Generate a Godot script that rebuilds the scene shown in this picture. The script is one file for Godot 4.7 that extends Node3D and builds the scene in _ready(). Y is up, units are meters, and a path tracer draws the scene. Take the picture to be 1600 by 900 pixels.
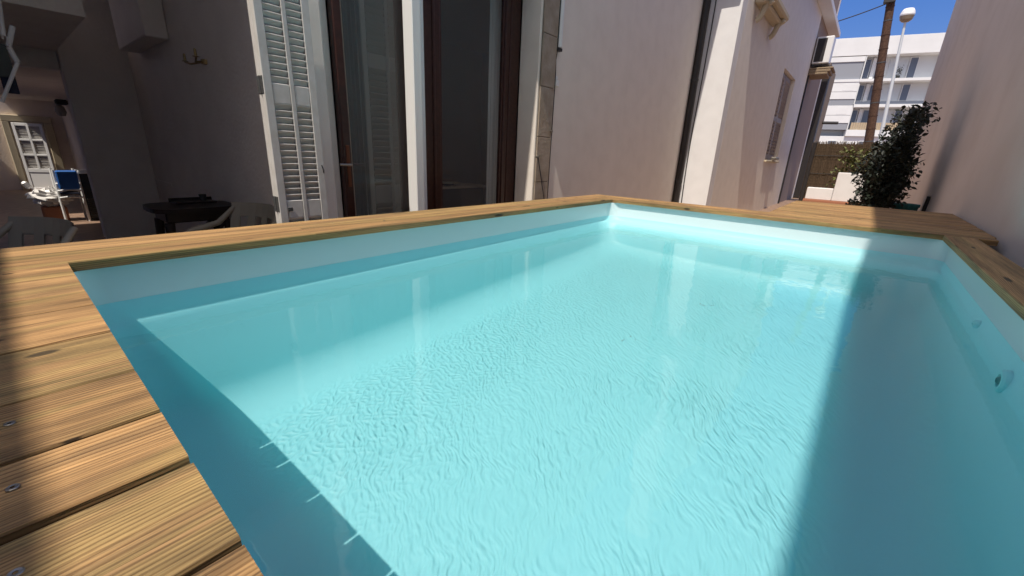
extends Node3D

var M := {}
var rng := RandomNumberGenerator.new()
const WATER := 0.55      # height of the water surface
const DECK := 0.70       # height of the top of the wooden boards
const FLOOR := -0.20     # height of the terrace

# ---------------------------------------------------------------- mesh helpers
func mb() -> SurfaceTool:
	var st := SurfaceTool.new()
	st.begin(Mesh.PRIMITIVE_TRIANGLES)
	return st

func tri(st: SurfaceTool, a: Vector3, b: Vector3, c: Vector3, out: Vector3, uvs := []) -> void:
	var n := (c - a).cross(b - a)
	if n.length_squared() < 1e-16:
		return
	n = n.normalized()
	var p := [a, b, c]
	var t: Array = uvs if uvs.size() == 3 else [Vector2.ZERO, Vector2.ZERO, Vector2.ZERO]
	if n.dot(out) < 0.0:
		n = -n
		p = [a, c, b]
		t = [t[0], t[2], t[1]]
	for i in 3:
		st.set_normal(n)
		st.set_uv(t[i])
		st.add_vertex(p[i])

func quad(st: SurfaceTool, a: Vector3, b: Vector3, c: Vector3, d: Vector3, out: Vector3, uvs := []) -> void:
	if uvs.size() == 4:
		tri(st, a, b, c, out, [uvs[0], uvs[1], uvs[2]])
		tri(st, a, c, d, out, [uvs[0], uvs[2], uvs[3]])
	else:
		tri(st, a, b, c, out)
		tri(st, a, c, d, out)

# a box between two corners, its edges chamfered by ch, moved by t
func bx(st: SurfaceTool, lo: Vector3, hi: Vector3, ch := 0.0, t := Transform3D()) -> void:
	var mid := (lo + hi) / 2.0
	var h := (hi - lo) / 2.0
	h = Vector3(absf(h.x), absf(h.y), absf(h.z))
	ch = minf(ch, minf(h.x, minf(h.y, h.z)) * 0.8)
	var ax := [Vector3.RIGHT, Vector3.UP, Vector3.BACK]
	for i in 3:
		var j := (i + 1) % 3
		var k := (i + 2) % 3
		for s in [-1.0, 1.0]:
			var n: Vector3 = ax[i] * s
			var q := []
			for e in [[-1, -1], [1, -1], [1, 1], [-1, 1]]:
				q.append(t * (mid + n * h[i] + ax[j] * (e[0] * (h[j] - ch)) + ax[k] * (e[1] * (h[k] - ch))))
			quad(st, q[0], q[1], q[2], q[3], t.basis * n)
			if ch > 0.0:
				for s2 in [-1.0, 1.0]:
					var m: Vector3 = ax[j] * s2
					var w := []
					for e in [-1.0, 1.0]:
						w.append(t * (mid + n * h[i] + m * (h[j] - ch) + ax[k] * (e * (h[k] - ch))))
					for e in [1.0, -1.0]:
						w.append(t * (mid + n * (h[i] - ch) + m * h[j] + ax[k] * (e * (h[k] - ch))))
					quad(st, w[0], w[1], w[2], w[3], t.basis * (n + m))
	if ch > 0.0:
		for sx in [-1.0, 1.0]:
			for sy in [-1.0, 1.0]:
				for sz in [-1.0, 1.0]:
					var s := Vector3(sx, sy, sz)
					var g := h - Vector3.ONE * ch
					tri(st, t * (mid + s * Vector3(h.x, g.y, g.z)), t * (mid + s * Vector3(g.x, h.y, g.z)), t * (mid + s * Vector3(g.x, g.y, h.z)), t.basis * s)

func box_mesh(lo: Vector3, hi: Vector3, ch := 0.0, t := Transform3D()) -> SurfaceTool:
	var st := mb()
	bx(st, lo, hi, ch, t)
	return st

# a round bar along points; radius may be a number or a list
func tube(st: SurfaceTool, pts: Array, r, sides := 8, caps := true) -> void:
	var rings := []
	var up := Vector3.UP
	for i in pts.size():
		var dir: Vector3 = (pts[mini(i + 1, pts.size() - 1)] - pts[maxi(i - 1, 0)]).normalized()
		var a := dir.cross(up)
		if a.length() < 0.05:
			a = dir.cross(Vector3.RIGHT)
		a = a.normalized()
		var b := dir.cross(a).normalized()
		var rr: float = r[i] if r is Array else r
		var ring := []
		for k in sides:
			var an := TAU * k / sides
			ring.append([pts[i] + (a * cos(an) + b * sin(an)) * rr, a * cos(an) + b * sin(an)])
		rings.append(ring)
	for i in rings.size() - 1:
		for k in sides:
			var k2 := (k + 1) % sides
			var v := [rings[i][k], rings[i][k2], rings[i + 1][k2], rings[i + 1][k]]
			var n: Vector3 = v[0][1] + v[1][1]
			for q in [[0, 1, 2], [0, 2, 3]]:
				var p := [v[q[0]], v[q[1]], v[q[2]]]
				if (p[2][0] - p[0][0]).cross(p[1][0] - p[0][0]).dot(n) < 0.0:
					p = [p[0], p[2], p[1]]
				for e in p:
					st.set_normal(e[1])
					st.set_uv(Vector2.ZERO)
					st.add_vertex(e[0])
	if caps:
		for e in [0, rings.size() - 1]:
			var o: Vector3 = pts[e] - pts[1 if e == 0 else e - 1]
			for k in range(1, sides - 1):
				tri(st, rings[e][0][0], rings[e][k][0], rings[e][k + 1][0], o)

# an outline turned about the vertical line through c; prof is [radius, height] pairs
func lathe(st: SurfaceTool, c: Vector3, prof: Array, sides := 16) -> void:
	for i in prof.size() - 1:
		for k in sides:
			var a0 := TAU * k / sides
			var a1 := TAU * (k + 1) / sides
			var p := []
			for e in [[i, a0], [i, a1], [i + 1, a1], [i + 1, a0]]:
				p.append(c + Vector3(prof[e[0]][0] * cos(e[1]), prof[e[0]][1], prof[e[0]][0] * sin(e[1])))
			var am := (a0 + a1) / 2.0
			var dr: float = prof[i + 1][0] - prof[i][0]
			var dy: float = prof[i + 1][1] - prof[i][1]
			var o := Vector3(cos(am) * dy, -dr, sin(am) * dy)
			quad(st, p[0], p[1], p[2], p[3], o)

func obj(called: String, st: SurfaceTool, mat: Material, parent: Node = self) -> MeshInstance3D:
	var o := MeshInstance3D.new()
	o.name = numbered(called, parent)
	o.mesh = st.commit()
	o.material_override = mat
	parent.add_child(o, true)
	return o

func numbered(called: String, parent: Node) -> String:
	if parent.get_node_or_null(called) == null:
		return called
	var n := 1
	while parent.get_node_or_null("%s_%03d" % [called, n]) != null:
		n += 1
	return "%s_%03d" % [called, n]

func mesh_obj(called: String, m: Mesh, mat: Material, parent: Node) -> MeshInstance3D:
	var o := MeshInstance3D.new()
	o.name = numbered(called, parent)
	o.mesh = m
	o.material_override = mat
	parent.add_child(o, true)
	return o

func tag(o: Node, label: String, category: String, group := "") -> Node:
	o.set_meta("label", label)
	o.set_meta("category", category)
	if group:
		o.set_meta("group", group)
	return o

func thing(called: String, label: String, category: String, at := Vector3.ZERO, group := "") -> Node3D:
	var o := Node3D.new()
	o.name = numbered(called, self)
	add_child(o, true)
	o.position = at
	tag(o, label, category, group)
	return o

func structure(o: Node) -> Node:
	o.set_meta("kind", "structure")
	return o

# ---------------------------------------------------------------- materials
func noise_tex(seed_: int, freq: float, size: int, ramp: Array, type := FastNoiseLite.TYPE_SIMPLEX_SMOOTH, oct := 4, normal := false, strength := 4.0) -> NoiseTexture2D:
	var n := FastNoiseLite.new()
	n.seed = seed_
	n.frequency = freq
	n.noise_type = type
	n.fractal_octaves = oct
	var t := NoiseTexture2D.new()
	t.noise = n
	t.width = size
	t.height = size
	t.seamless = true
	if normal:
		t.as_normal_map = true
		t.bump_strength = strength
	if ramp.size():
		var g := Gradient.new()
		var off := PackedFloat32Array()
		var col := PackedColorArray()
		for i in ramp.size():
			off.append(float(i) / (ramp.size() - 1))
			col.append(ramp[i])
		g.offsets = off
		g.colors = col
		t.color_ramp = g
	return t

func lin(r: float, g: float, b: float) -> Color:
	return Color(r, g, b).linear_to_srgb()

func plain(called: String, c: Color, rough := 0.7, metal := 0.0) -> StandardMaterial3D:
	var m := StandardMaterial3D.new()
	m.resource_name = called
	m.albedo_color = c
	m.roughness = rough
	m.metallic = metal
	return m

# a surface with an uneven tone and a fine relief, mapped in metres
func uneven(called: String, c: Color, tone: Texture2D, relief: Texture2D, depth: float, scale: float, rough := 0.85) -> StandardMaterial3D:
	var m := plain(called, c, rough)
	m.albedo_texture = tone
	m.uv1_triplanar = true
	m.uv1_world_triplanar = true
	m.uv1_scale = Vector3.ONE * scale
	if relief:
		m.heightmap_enabled = true
		m.heightmap_texture = relief
		m.heightmap_scale = depth
	return m

# sawn pine: fibres, rings, knots and the green tint of treated wood; returns [colour, relief]
func wood_images(seed_: int, w: int, h: int) -> Array:
	var r := RandomNumberGenerator.new()
	r.seed = seed_
	var n := FastNoiseLite.new()
	n.seed = seed_
	n.frequency = 1.0
	n.fractal_octaves = 2
	n.noise_type = FastNoiseLite.TYPE_SIMPLEX
	var knots := []
	for i in 11:
		knots.append([r.randf_range(0.05, 1.95), r.randf_range(0.01, 0.29), r.randf_range(0.004, 0.013)])
	var col := PackedByteArray()
	var hgt := PackedByteArray()
	col.resize(w * h * 3)
	hgt.resize(w * h)
	for j in h:
		var y := 0.3 * j / h
		for i in w:
			var x := 2.0 * i / w
			var yy := y + 0.007 * n.get_noise_2d(x * 1.1, y * 5.0)
			var knot := 0.0
			for k in knots:
				var dx: float = (x - k[0]) * 0.45
				if absf(dx) < 0.06:
					var dy: float = y - k[1]
					var d := sqrt(dx * dx + dy * dy)
					if d < 0.05:
						var rr: float = k[2]
						yy += signf(dy) * rr * 1.3 * exp(-d / (rr * 1.6))
						knot = maxf(knot, smoothstep(rr * 0.9, rr * 0.45, d))
			var ring := yy * (170.0 + 30.0 * n.get_noise_2d(x * 0.2 + 9.0, y * 3.0))
			var f := ring - floorf(ring)
			var late := smoothstep(0.35, 0.9, f) * (1.0 - smoothstep(0.9, 1.0, f))
			var fibre := n.get_noise_2d(x * 9.0, y * 900.0)
			var blot := n.get_noise_2d(x * 2.2 + 40.0, y * 16.0)
			var v := 0.93 - 0.25 * late + 0.14 * fibre + 0.17 * blot
			v = lerpf(v, 0.30, knot * 0.8)
			var g := clampf(n.get_noise_2d(x * 1.1 - 30.0, y * 9.0) * 1.7 - 0.15, 0.0, 0.6)
			var at := (j * w + i)
			col[at * 3] = int(clampf(v * lerpf(0.77, 0.68, g), 0, 1) * 255)
			col[at * 3 + 1] = int(clampf(v * lerpf(0.62, 0.595, g) - 0.02 * late, 0, 1) * 255)
			col[at * 3 + 2] = int(clampf(v * lerpf(0.425, 0.385, g) - 0.03 * late, 0, 1) * 255)
			hgt[at] = int(clampf(0.6 - 0.35 * (1.0 - late) * 0.6 + 0.2 * fibre - 0.3 * knot, 0, 1) * 255)
	return [ImageTexture.create_from_image(Image.create_from_data(w, h, false, Image.FORMAT_RGB8, col)), ImageTexture.create_from_image(Image.create_from_data(w, h, false, Image.FORMAT_L8, hgt))]

func make_materials() -> void:
	var soft := noise_tex(3, 0.006, 512, [Color(0.965, 0.962, 0.96), Color(0.985, 0.985, 0.985), Color(1, 1, 1)])
	var grainy := noise_tex(4, 0.05, 512, [], FastNoiseLite.TYPE_SIMPLEX, 3)
	M.plaster = uneven("plaster", lin(0.84, 0.77, 0.695), soft, grainy, 0.05, 0.8)
	M.white_plaster = uneven("white_plaster", lin(0.80, 0.785, 0.785), soft, grainy, 0.05, 0.8)
	M.porch = uneven("porch_plaster", lin(0.82, 0.735, 0.66), soft, grainy, 0.3, 0.7)
	M.shaded_plaster = uneven("shaded_plaster", lin(0.30, 0.215, 0.165), soft, grainy, 0.05, 0.8)  # house plaster with shade put into its colour
	M.passage = uneven("passage_plaster", lin(0.82, 0.70, 0.60), soft, grainy, 0.15, 0.7)
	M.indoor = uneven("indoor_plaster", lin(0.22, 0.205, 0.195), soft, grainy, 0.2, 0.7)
	M.neighbour = uneven("neighbour_plaster", lin(0.82, 0.75, 0.695), noise_tex(8, 0.004, 512, [Color(0.955, 0.95, 0.945), Color(0.985, 0.985, 0.985), Color(1, 1, 1)]), grainy, 0.05, 0.5)
	M.ground = uneven("terrace", lin(0.36, 0.235, 0.165), noise_tex(5, 0.02, 512, [Color(0.8, 0.8, 0.8), Color(1, 1, 1)]), null, 0, 0.6, 0.45)
	M.tile = uneven("stone_tile", lin(0.40, 0.335, 0.275), noise_tex(6, 0.012, 512, [Color(0.86, 0.84, 0.8), Color(1, 1, 1)]), grainy, 0.15, 1.0)
	M.grout = plain("grout", lin(0.2, 0.17, 0.14), 0.95)
	M.white_paint = plain("white_paint", lin(0.78, 0.775, 0.765), 0.45)
	M.shutter = uneven("shutter_paint", lin(0.66, 0.64, 0.62), noise_tex(11, 0.02, 256, [Color(0.93, 0.92, 0.9), Color(1, 1, 1)]), null, 0, 2.0, 0.5)
	M.brown_shutter = plain("brown_shutter", lin(0.36, 0.30, 0.28), 0.6)
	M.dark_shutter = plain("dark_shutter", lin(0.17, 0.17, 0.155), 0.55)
	M.mahogany = uneven("mahogany", lin(0.055, 0.017, 0.011), noise_tex(12, 0.02, 256, [Color(0.75, 0.7, 0.7), Color(1, 1, 1)]), null, 0, 3.0, 0.35)
	M.metal = plain("brushed_metal", Color(0.62, 0.6, 0.57), 0.35, 0.9)
	M.galvanised = uneven("galvanised", Color(0.42, 0.42, 0.42), noise_tex(13, 0.03, 256, [Color(0.5, 0.5, 0.5), Color(1, 1, 1)]), null, 0, 8.0, 0.5)
	M.galvanised.metallic = 0.1
	M.black_pipe = plain("dark_pipe", lin(0.022, 0.018, 0.017), 0.5)
	M.cable = plain("cable", lin(0.03, 0.028, 0.028), 0.6)
	M.cream = plain("cream_stucco", lin(0.55, 0.47, 0.33), 0.7)
	M.ochre = uneven("ochre_render", lin(0.27, 0.20, 0.13), soft, grainy, 0.3, 0.6)
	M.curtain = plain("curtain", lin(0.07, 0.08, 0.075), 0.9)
	M.pale_curtain = plain("pale_curtain", lin(0.55, 0.56, 0.54), 0.9)
	M.sofa = plain("light_wood", lin(0.42, 0.33, 0.22), 0.6)
	M.dark_wood = uneven("dark_wood", lin(0.022, 0.011, 0.008), noise_tex(14, 0.03, 256, [Color(0.7, 0.7, 0.7), Color(1, 1, 1)]), null, 0, 3.0, 0.45)
	M.plastic = plain("white_plastic", lin(0.30, 0.27, 0.22), 0.45)
	M.brass = plain("brass", Color(0.65, 0.55, 0.38), 0.35, 0.8)
	M.plate = plain("handle_plate", Color(0.42, 0.24, 0.16), 0.4, 0.5)
	M.blue = plain("blue_seat", lin(0.03, 0.16, 0.55), 0.6)
	M.navy = plain("navy_seat", lin(0.008, 0.012, 0.035), 0.7)
	M.bag = plain("plastic_bag", lin(0.72, 0.70, 0.68), 0.35)
	M.dark_grille = plain("dark_grille", lin(0.03, 0.032, 0.03), 0.6)
	M.reed = uneven("reed", lin(0.17, 0.115, 0.07), noise_tex(15, 0.03, 256, [Color(0.55, 0.5, 0.45), Color(1, 1, 1)]), null, 0, 3.0, 0.9)
	M.terracotta = plain("terracotta", lin(0.36, 0.15, 0.085), 0.85)
	M.pole_wood = uneven("weathered_pole", lin(0.12, 0.06, 0.036), noise_tex(16, 0.03, 256, [Color(0.55, 0.5, 0.45), Color(1, 1, 1)]), null, 0, 1.2, 0.9)
	M.lamp_grey = plain("lamp_paint", lin(0.55, 0.57, 0.58), 0.4)
	M.lens = plain("lamp_lens", lin(0.22, 0.17, 0.12), 0.25)
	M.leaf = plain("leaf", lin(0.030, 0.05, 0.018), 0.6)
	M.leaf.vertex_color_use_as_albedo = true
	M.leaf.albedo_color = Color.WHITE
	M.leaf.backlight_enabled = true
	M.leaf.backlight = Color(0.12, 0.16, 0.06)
	M.bark = plain("bark", lin(0.06, 0.045, 0.035), 0.9)
	M.teal = plain("teal_plastic", lin(0.05, 0.24, 0.24), 0.5)
	# far apartment block
	M.apt_white = uneven("apartment_white", lin(0.74, 0.745, 0.75), noise_tex(17, 0.01, 256, [Color(0.95, 0.95, 0.95), Color(1, 1, 1)]), null, 0, 0.2, 0.7)
	M.apt_grey = plain("apartment_grey", lin(0.26, 0.275, 0.31), 0.7)
	M.apt_back = plain("apartment_recess", lin(0.62, 0.63, 0.63), 0.8)
	M.apt_frame = plain("apartment_frame", lin(0.70, 0.70, 0.70), 0.5)
	M.apt_glass = plain("apartment_glass", lin(0.13, 0.145, 0.18), 0.12)
	M.apt_wood = plain("apartment_wood", lin(0.42, 0.33, 0.22), 0.8)
	# glass and water are thin sheets: smooth, nearly clear
	M.glass = plain("window_glass", Color(1, 1, 1, 0.03), 0.0)
	M.glass.transparency = BaseMaterial3D.TRANSPARENCY_ALPHA
	M.glass.metallic_specular = 0.24
	M.water = plain("water", Color(1, 1, 1, 0.0), 0.0)
	M.water.transparency = BaseMaterial3D.TRANSPARENCY_ALPHA
	M.water.metallic_specular = 0.385
	M.water.normal_enabled = true
	M.water.normal_texture = noise_tex(21, 0.012, 1024, [], FastNoiseLite.TYPE_SIMPLEX_SMOOTH, 3, true, 3.0)
	M.water.normal_scale = 0.10
	M.water.uv1_triplanar = true
	M.water.uv1_world_triplanar = true
	M.water.uv1_scale = Vector3.ONE * 0.8
	# the shell: a pale rim above the water, turquoise below
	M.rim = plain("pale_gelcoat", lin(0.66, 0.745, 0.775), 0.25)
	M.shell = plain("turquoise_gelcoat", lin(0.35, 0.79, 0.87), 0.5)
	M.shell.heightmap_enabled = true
	M.shell.heightmap_texture = caustic_relief()  # caustic light is put into the floor relief
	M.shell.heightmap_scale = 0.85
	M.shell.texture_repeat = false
	M.shell_plain = plain("turquoise_fitting", lin(0.30, 0.80, 0.86), 0.4)
	# decking
	M.wood = []
	for k in 3:
		var im := wood_images(31 + k * 7, 1024, 288)
		var m := plain("pine_%d" % k, [lin(0.82, 0.78, 0.74), lin(0.68, 0.635, 0.58), lin(0.90, 0.84, 0.78)][k], 0.8)
		m.albedo_texture = im[0]
		m.heightmap_enabled = true
		m.heightmap_texture = im[1]
		m.heightmap_scale = 0.12
		M.wood.append(m)
	M.wood_under = plain("board_underside", lin(0.10, 0.075, 0.04), 0.9)

# relief standing in for caustic light on the pool floor, laid out once over its whole plan: long wavelets, calmer patches between them
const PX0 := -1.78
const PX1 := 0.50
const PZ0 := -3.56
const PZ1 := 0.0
func caustic_relief() -> Texture2D:
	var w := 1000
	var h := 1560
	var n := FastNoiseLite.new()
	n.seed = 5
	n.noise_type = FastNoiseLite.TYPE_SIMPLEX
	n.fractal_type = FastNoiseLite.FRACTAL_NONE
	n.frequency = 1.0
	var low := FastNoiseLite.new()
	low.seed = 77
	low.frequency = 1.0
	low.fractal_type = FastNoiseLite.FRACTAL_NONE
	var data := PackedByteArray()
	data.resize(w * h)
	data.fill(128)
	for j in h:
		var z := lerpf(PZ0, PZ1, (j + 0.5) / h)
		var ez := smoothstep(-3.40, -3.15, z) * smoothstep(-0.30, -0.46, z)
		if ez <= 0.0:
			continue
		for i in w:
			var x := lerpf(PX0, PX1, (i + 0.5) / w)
			var e := ez * smoothstep(-1.60, -1.45, x) * lerpf(1.0, 0.12, smoothstep(0.02, 0.16, x))  # caustic relief fades out in the shade at right and near end
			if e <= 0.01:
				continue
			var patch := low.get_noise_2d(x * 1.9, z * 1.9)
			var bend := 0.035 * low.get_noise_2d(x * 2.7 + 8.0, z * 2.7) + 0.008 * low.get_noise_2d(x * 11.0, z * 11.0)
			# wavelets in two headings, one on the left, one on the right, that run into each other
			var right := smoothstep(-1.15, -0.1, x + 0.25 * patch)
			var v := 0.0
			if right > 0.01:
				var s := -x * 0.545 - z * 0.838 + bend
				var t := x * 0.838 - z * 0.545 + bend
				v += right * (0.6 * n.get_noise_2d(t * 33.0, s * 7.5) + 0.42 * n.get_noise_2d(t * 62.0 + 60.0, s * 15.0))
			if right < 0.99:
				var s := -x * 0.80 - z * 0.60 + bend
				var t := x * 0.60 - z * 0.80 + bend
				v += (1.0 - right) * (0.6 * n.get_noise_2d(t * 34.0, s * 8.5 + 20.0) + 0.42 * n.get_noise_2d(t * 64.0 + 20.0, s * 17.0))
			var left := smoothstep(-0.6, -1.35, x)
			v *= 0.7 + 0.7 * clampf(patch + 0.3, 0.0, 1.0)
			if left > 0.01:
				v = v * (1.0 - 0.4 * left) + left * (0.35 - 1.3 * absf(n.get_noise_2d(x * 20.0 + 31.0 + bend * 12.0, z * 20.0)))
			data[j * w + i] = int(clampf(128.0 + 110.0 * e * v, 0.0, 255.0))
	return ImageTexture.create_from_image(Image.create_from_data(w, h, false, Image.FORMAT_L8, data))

# ---------------------------------------------------------------- pool
func pool_floor(z: float, x: float) -> float:
	var far := clampf((-z - 0.4) / 3.0, 0.0, 1.0)
	var side := clampf((-x - 0.2) / 1.5, 0.0, 1.0)
	return lerpf(0.0, 0.24, far) + 0.06 * side * side

func pool_loop(x0: float, x1: float, z0: float, z1: float, r: float) -> Array:
	var p := []
	var c := [[x1 - r, z1 - r, 0.0], [x0 + r, z1 - r, 0.5], [x0 + r, z0 + r, 1.0], [x1 - r, z0 + r, 1.5]]
	for k in 4:
		for i in 9:
			var a: float = (c[k][2] + 0.5 * i / 8.0) * PI
			p.append(Vector2(c[k][0] + r * cos(a), c[k][1] + r * sin(a)))
		var nx: Array = c[(k + 1) % 4]
		var from: Vector2 = p[p.size() - 1]
		var an: float = nx[2] * PI
		var to := Vector2(nx[0] + r * cos(an), nx[1] + r * sin(an))
		for i in range(1, 16):
			p.append(from.lerp(to, i / 16.0))
	return p

func build_pool() -> void:
	var x0 := -1.742
	var x1 := 0.455
	var z0 := -3.520
	var z1 := -0.045
	var pool := thing("swimming_pool", "small rectangular pool with pale turquoise shell sunk in the wooden deck", "swimming pool")
	var mid := Vector3((x0 + x1) / 2, 0, (z0 + z1) / 2)
	# rim: from under the boards down to just below the water line
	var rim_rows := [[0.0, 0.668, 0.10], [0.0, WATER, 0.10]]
	var rows := [[0.0, 1.0, 0.10], [0.006, 0.90, 0.11], [0.009, 0.86, 0.12], [0.010, 0.855, 0.12], [0.011, 0.845, 0.13], [0.013, 0.82, 0.13], [0.03, 0.55, 0.13]]
	for i in 10:
		var a := PI / 2 * i / 9.0
		rows.append([0.06 + 0.16 * (1.0 - cos(a)), 0.30 * (1.0 - sin(a)), 0.14 + 0.10 * i / 9.0])
	for i in range(1, 9):
		rows.append([0.22 + 0.40 * i / 8.0, 0.0, 0.24 * (1.0 - i / 8.0) + 0.0002])
	var st := mb()
	st.set_smooth_group(0)
	for i in rim_rows.size() - 1:
		var a := pool_loop(x0 + rim_rows[i][0], x1 - rim_rows[i][0], z0 + rim_rows[i][0], z1 - rim_rows[i][0], rim_rows[i][2])
		var b := pool_loop(x0 + rim_rows[i + 1][0], x1 - rim_rows[i + 1][0], z0 + rim_rows[i + 1][0], z1 - rim_rows[i + 1][0], rim_rows[i + 1][2])
		for k in a.size():
			var k2 := (k + 1) % a.size()
			for v in [Vector3(a[k].x, rim_rows[i][1], a[k].y), Vector3(a[k2].x, rim_rows[i][1], a[k2].y), Vector3(b[k2].x, rim_rows[i + 1][1], b[k2].y), Vector3(a[k].x, rim_rows[i][1], a[k].y), Vector3(b[k2].x, rim_rows[i + 1][1], b[k2].y), Vector3(b[k].x, rim_rows[i + 1][1], b[k].y)]:
				st.add_vertex(v)
	st.index()
	st.generate_normals()
	obj("rim", st, M.rim, pool)
	var ring := []
	for r in rows:
		var far_step := 0.10 * smoothstep(0.865, 0.84, r[1])
		var loop := pool_loop(x0 + r[0], x1 - r[0], z0 + r[0] + far_step, z1 - r[0], r[2])
		var pts := []
		for p in loop:
			var y := lerpf(pool_floor(p.y, p.x), WATER, r[1])
			pts.append(Vector3(p.x, y, p.y))
		ring.append(pts)
	st = mb()
	st.set_smooth_group(0)
	for i in ring.size() - 1:
		for k in ring[i].size():
			var k2: int = (k + 1) % ring[i].size()
			for v in [ring[i][k], ring[i][k2], ring[i + 1][k2], ring[i][k], ring[i + 1][k2], ring[i + 1][k]]:
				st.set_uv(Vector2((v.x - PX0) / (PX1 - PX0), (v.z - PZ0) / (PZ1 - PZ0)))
				st.add_vertex(v)
	for i in 16:
		for k in 16:
			for e in [[i, k], [i + 1, k], [i + 1, k + 1], [i, k], [i + 1, k + 1], [i, k + 1]]:
				var x: float = lerpf(x0 + 0.62, x1 - 0.62, e[0] / 16.0)
				var z: float = lerpf(z0 + 0.72, z1 - 0.62, e[1] / 16.0)
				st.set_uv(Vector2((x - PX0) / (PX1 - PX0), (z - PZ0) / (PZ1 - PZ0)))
				st.add_vertex(Vector3(x, pool_floor(z, x), z))
	st.index()
	st.generate_normals()
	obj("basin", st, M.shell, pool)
	# return fitting and a second, blind one, both on the right-hand wall below the water
	for at in [[Vector3(0.444, 0.474, -1.76), 0.036], [Vector3(0.4470, 0.508, -2.26), 0.016]]:
		var f := mb()
		var tr := Transform3D(Basis(Vector3.FORWARD, -PI / 2), at[0])
		var s2 := mb()
		lathe(s2, Vector3.ZERO, [[at[1], -0.01], [at[1], 0.008], [at[1] * 0.85, 0.014], [at[1] * 0.55, 0.014], [at[1] * 0.5, 0.004], [0.0, 0.004]], 24)
		f.append_from(s2.commit(), 0, tr.rotated_local(Vector3.RIGHT, 0))
		var fl := obj("inlet_flange", f, M.shell_plain, pool)
		var e := mb()
		var s3 := mb()
		lathe(s3, Vector3.ZERO, [[at[1] * 0.38, 0.0], [at[1] * 0.36, 0.012], [at[1] * 0.2, 0.018], [at[1] * 0.16, 0.008], [0.0, 0.008]], 16)
		e.append_from(s3.commit(), 0, tr)
		obj("inlet_eye", e, M.teal if at[1] > 0.03 else M.shell_plain, fl)
	# water surface
	var w := mb()
	w.set_normal(Vector3.UP)
	var wl := pool_loop(x0 + 0.001, x1 - 0.001, z0 + 0.001, z1 - 0.001, 0.10)
	for k in wl.size():
		var k2 := (k + 1) % wl.size()
		tri(w, Vector3(mid.x, WATER - 0.001, mid.z), Vector3(wl[k].x, WATER - 0.001, wl[k].y), Vector3(wl[k2].x, WATER - 0.001, wl[k2].y), Vector3.UP)
	var wo := obj("water", w, M.water)
	structure(wo)
	# the body of the water: it swallows red and scatters blue-green
	var fv := FogVolume.new()
	fv.name = "water_body"
	fv.shape = RenderingServer.FOG_VOLUME_SHAPE_BOX
	fv.size = Vector3(x1 - x0 - 0.03, WATER + 0.02, z1 - z0 - 0.03)
	fv.position = Vector3(mid.x, (WATER - 0.004 - 0.024) / 2.0, mid.z)
	var fm := FogMaterial.new()
	fm.density = 0.45
	fm.albedo = lin(0.01, 0.86, 0.95)
	fv.material = fm
	add_child(fv, true)
	structure(fv)
	var sp := mb()
	for q in [[-0.37, -1.55, 6], [-0.44, -1.05, 4]]:
		for k in q[2]:
			var c := Vector3(q[0] + rng.randfn(0, 0.012) + 0.006 * k, WATER + 0.0015, q[1] - 0.006 * k + rng.randfn(0, 0.012))
			var r := rng.randf_range(0.0008, 0.0018)
			bx(sp, c - Vector3(r, 0.0008, r * 0.7), c + Vector3(r, 0.0008, r * 0.7), 0.0003)
	var spo := obj("floating_specks", sp, M.bark)
	spo.set_meta("kind", "stuff")
	spo.set_meta("label", "tiny dark specks floating on the water")
	wo.set_meta("label", "clear rippled water filling the turquoise pool")

# one board: length along x, width along z, its top at y = 0; a round-edged, ridged or smooth top
func board_mesh(length: float, width: float, thick: float, ridges: int, vo: float, uo: float) -> ArrayMesh:
	var st := mb()
	var prof := []   # [across, height]
	var e := 0.004
	prof.append([0.0, -thick])
	prof.append([0.0, -e])
	prof.append([e * 0.3, -e * 0.3])
	var steps := maxi(ridges * 4, 6)
	for i in steps + 1:
		var v := e + (width - 2 * e) * i / steps
		var y := 0.0
		if ridges > 0:
			y = -0.0011 * (1.0 - cos(TAU * ridges * float(i) / steps)) * 0.5
		prof.append([v, y])
	prof.append([width - e * 0.3, -e * 0.3])
	prof.append([width, -e])
	prof.append([width, -thick])
	var us := maxf(2.0, length)
	var rows := [[0.0, 0.0], [1.0, 0.0]]
	for i in prof.size():
		var a: Array = prof[i]
		var b: Array = prof[(i + 1) % prof.size()]
		var n := Vector3(0, b[0] - a[0], -(b[1] - a[1]))
		if i == prof.size() - 1:
			n = Vector3.DOWN
		elif i == 0:
			n = Vector3.FORWARD
		elif i == prof.size() - 2:
			n = Vector3.BACK
		var va: float = a[0] - a[1]
		var vb: float = b[0] - b[1]
		quad(st, Vector3(0, a[1], a[0]), Vector3(length, a[1], a[0]), Vector3(length, b[1], b[0]), Vector3(0, b[1], b[0]), n,
			[Vector2(uo, vo + va / 0.3), Vector2(uo + length / us, vo + va / 0.3), Vector2(uo + length / us, vo + vb / 0.3), Vector2(uo, vo + vb / 0.3)])
	for x in [0.0, length]:
		for i in range(1, prof.size() - 2):
			var q := [prof[0], prof[i], prof[i + 1]]
			var pp := []
			var uu := []
			for p in q:
				pp.append(Vector3(x, p[1], p[0]))
				uu.append(Vector2(uo + p[1] * 0.4, vo + p[0] / 0.3))
			tri(st, pp[0], pp[1], pp[2], Vector3(x - length / 2, 0, 0), uu)
		var pl := [prof[0], prof[prof.size() - 2], prof[prof.size() - 1]]
		var p2 := []
		for p in pl:
			p2.append(Vector3(x, p[1], p[0]))
		tri(st, p2[0], p2[1], p2[2], Vector3(x - length / 2, 0, 0), [Vector2(uo, vo), Vector2(uo, vo + 0.4), Vector2(uo, vo + 0.41)])
	return st.commit()

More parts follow.
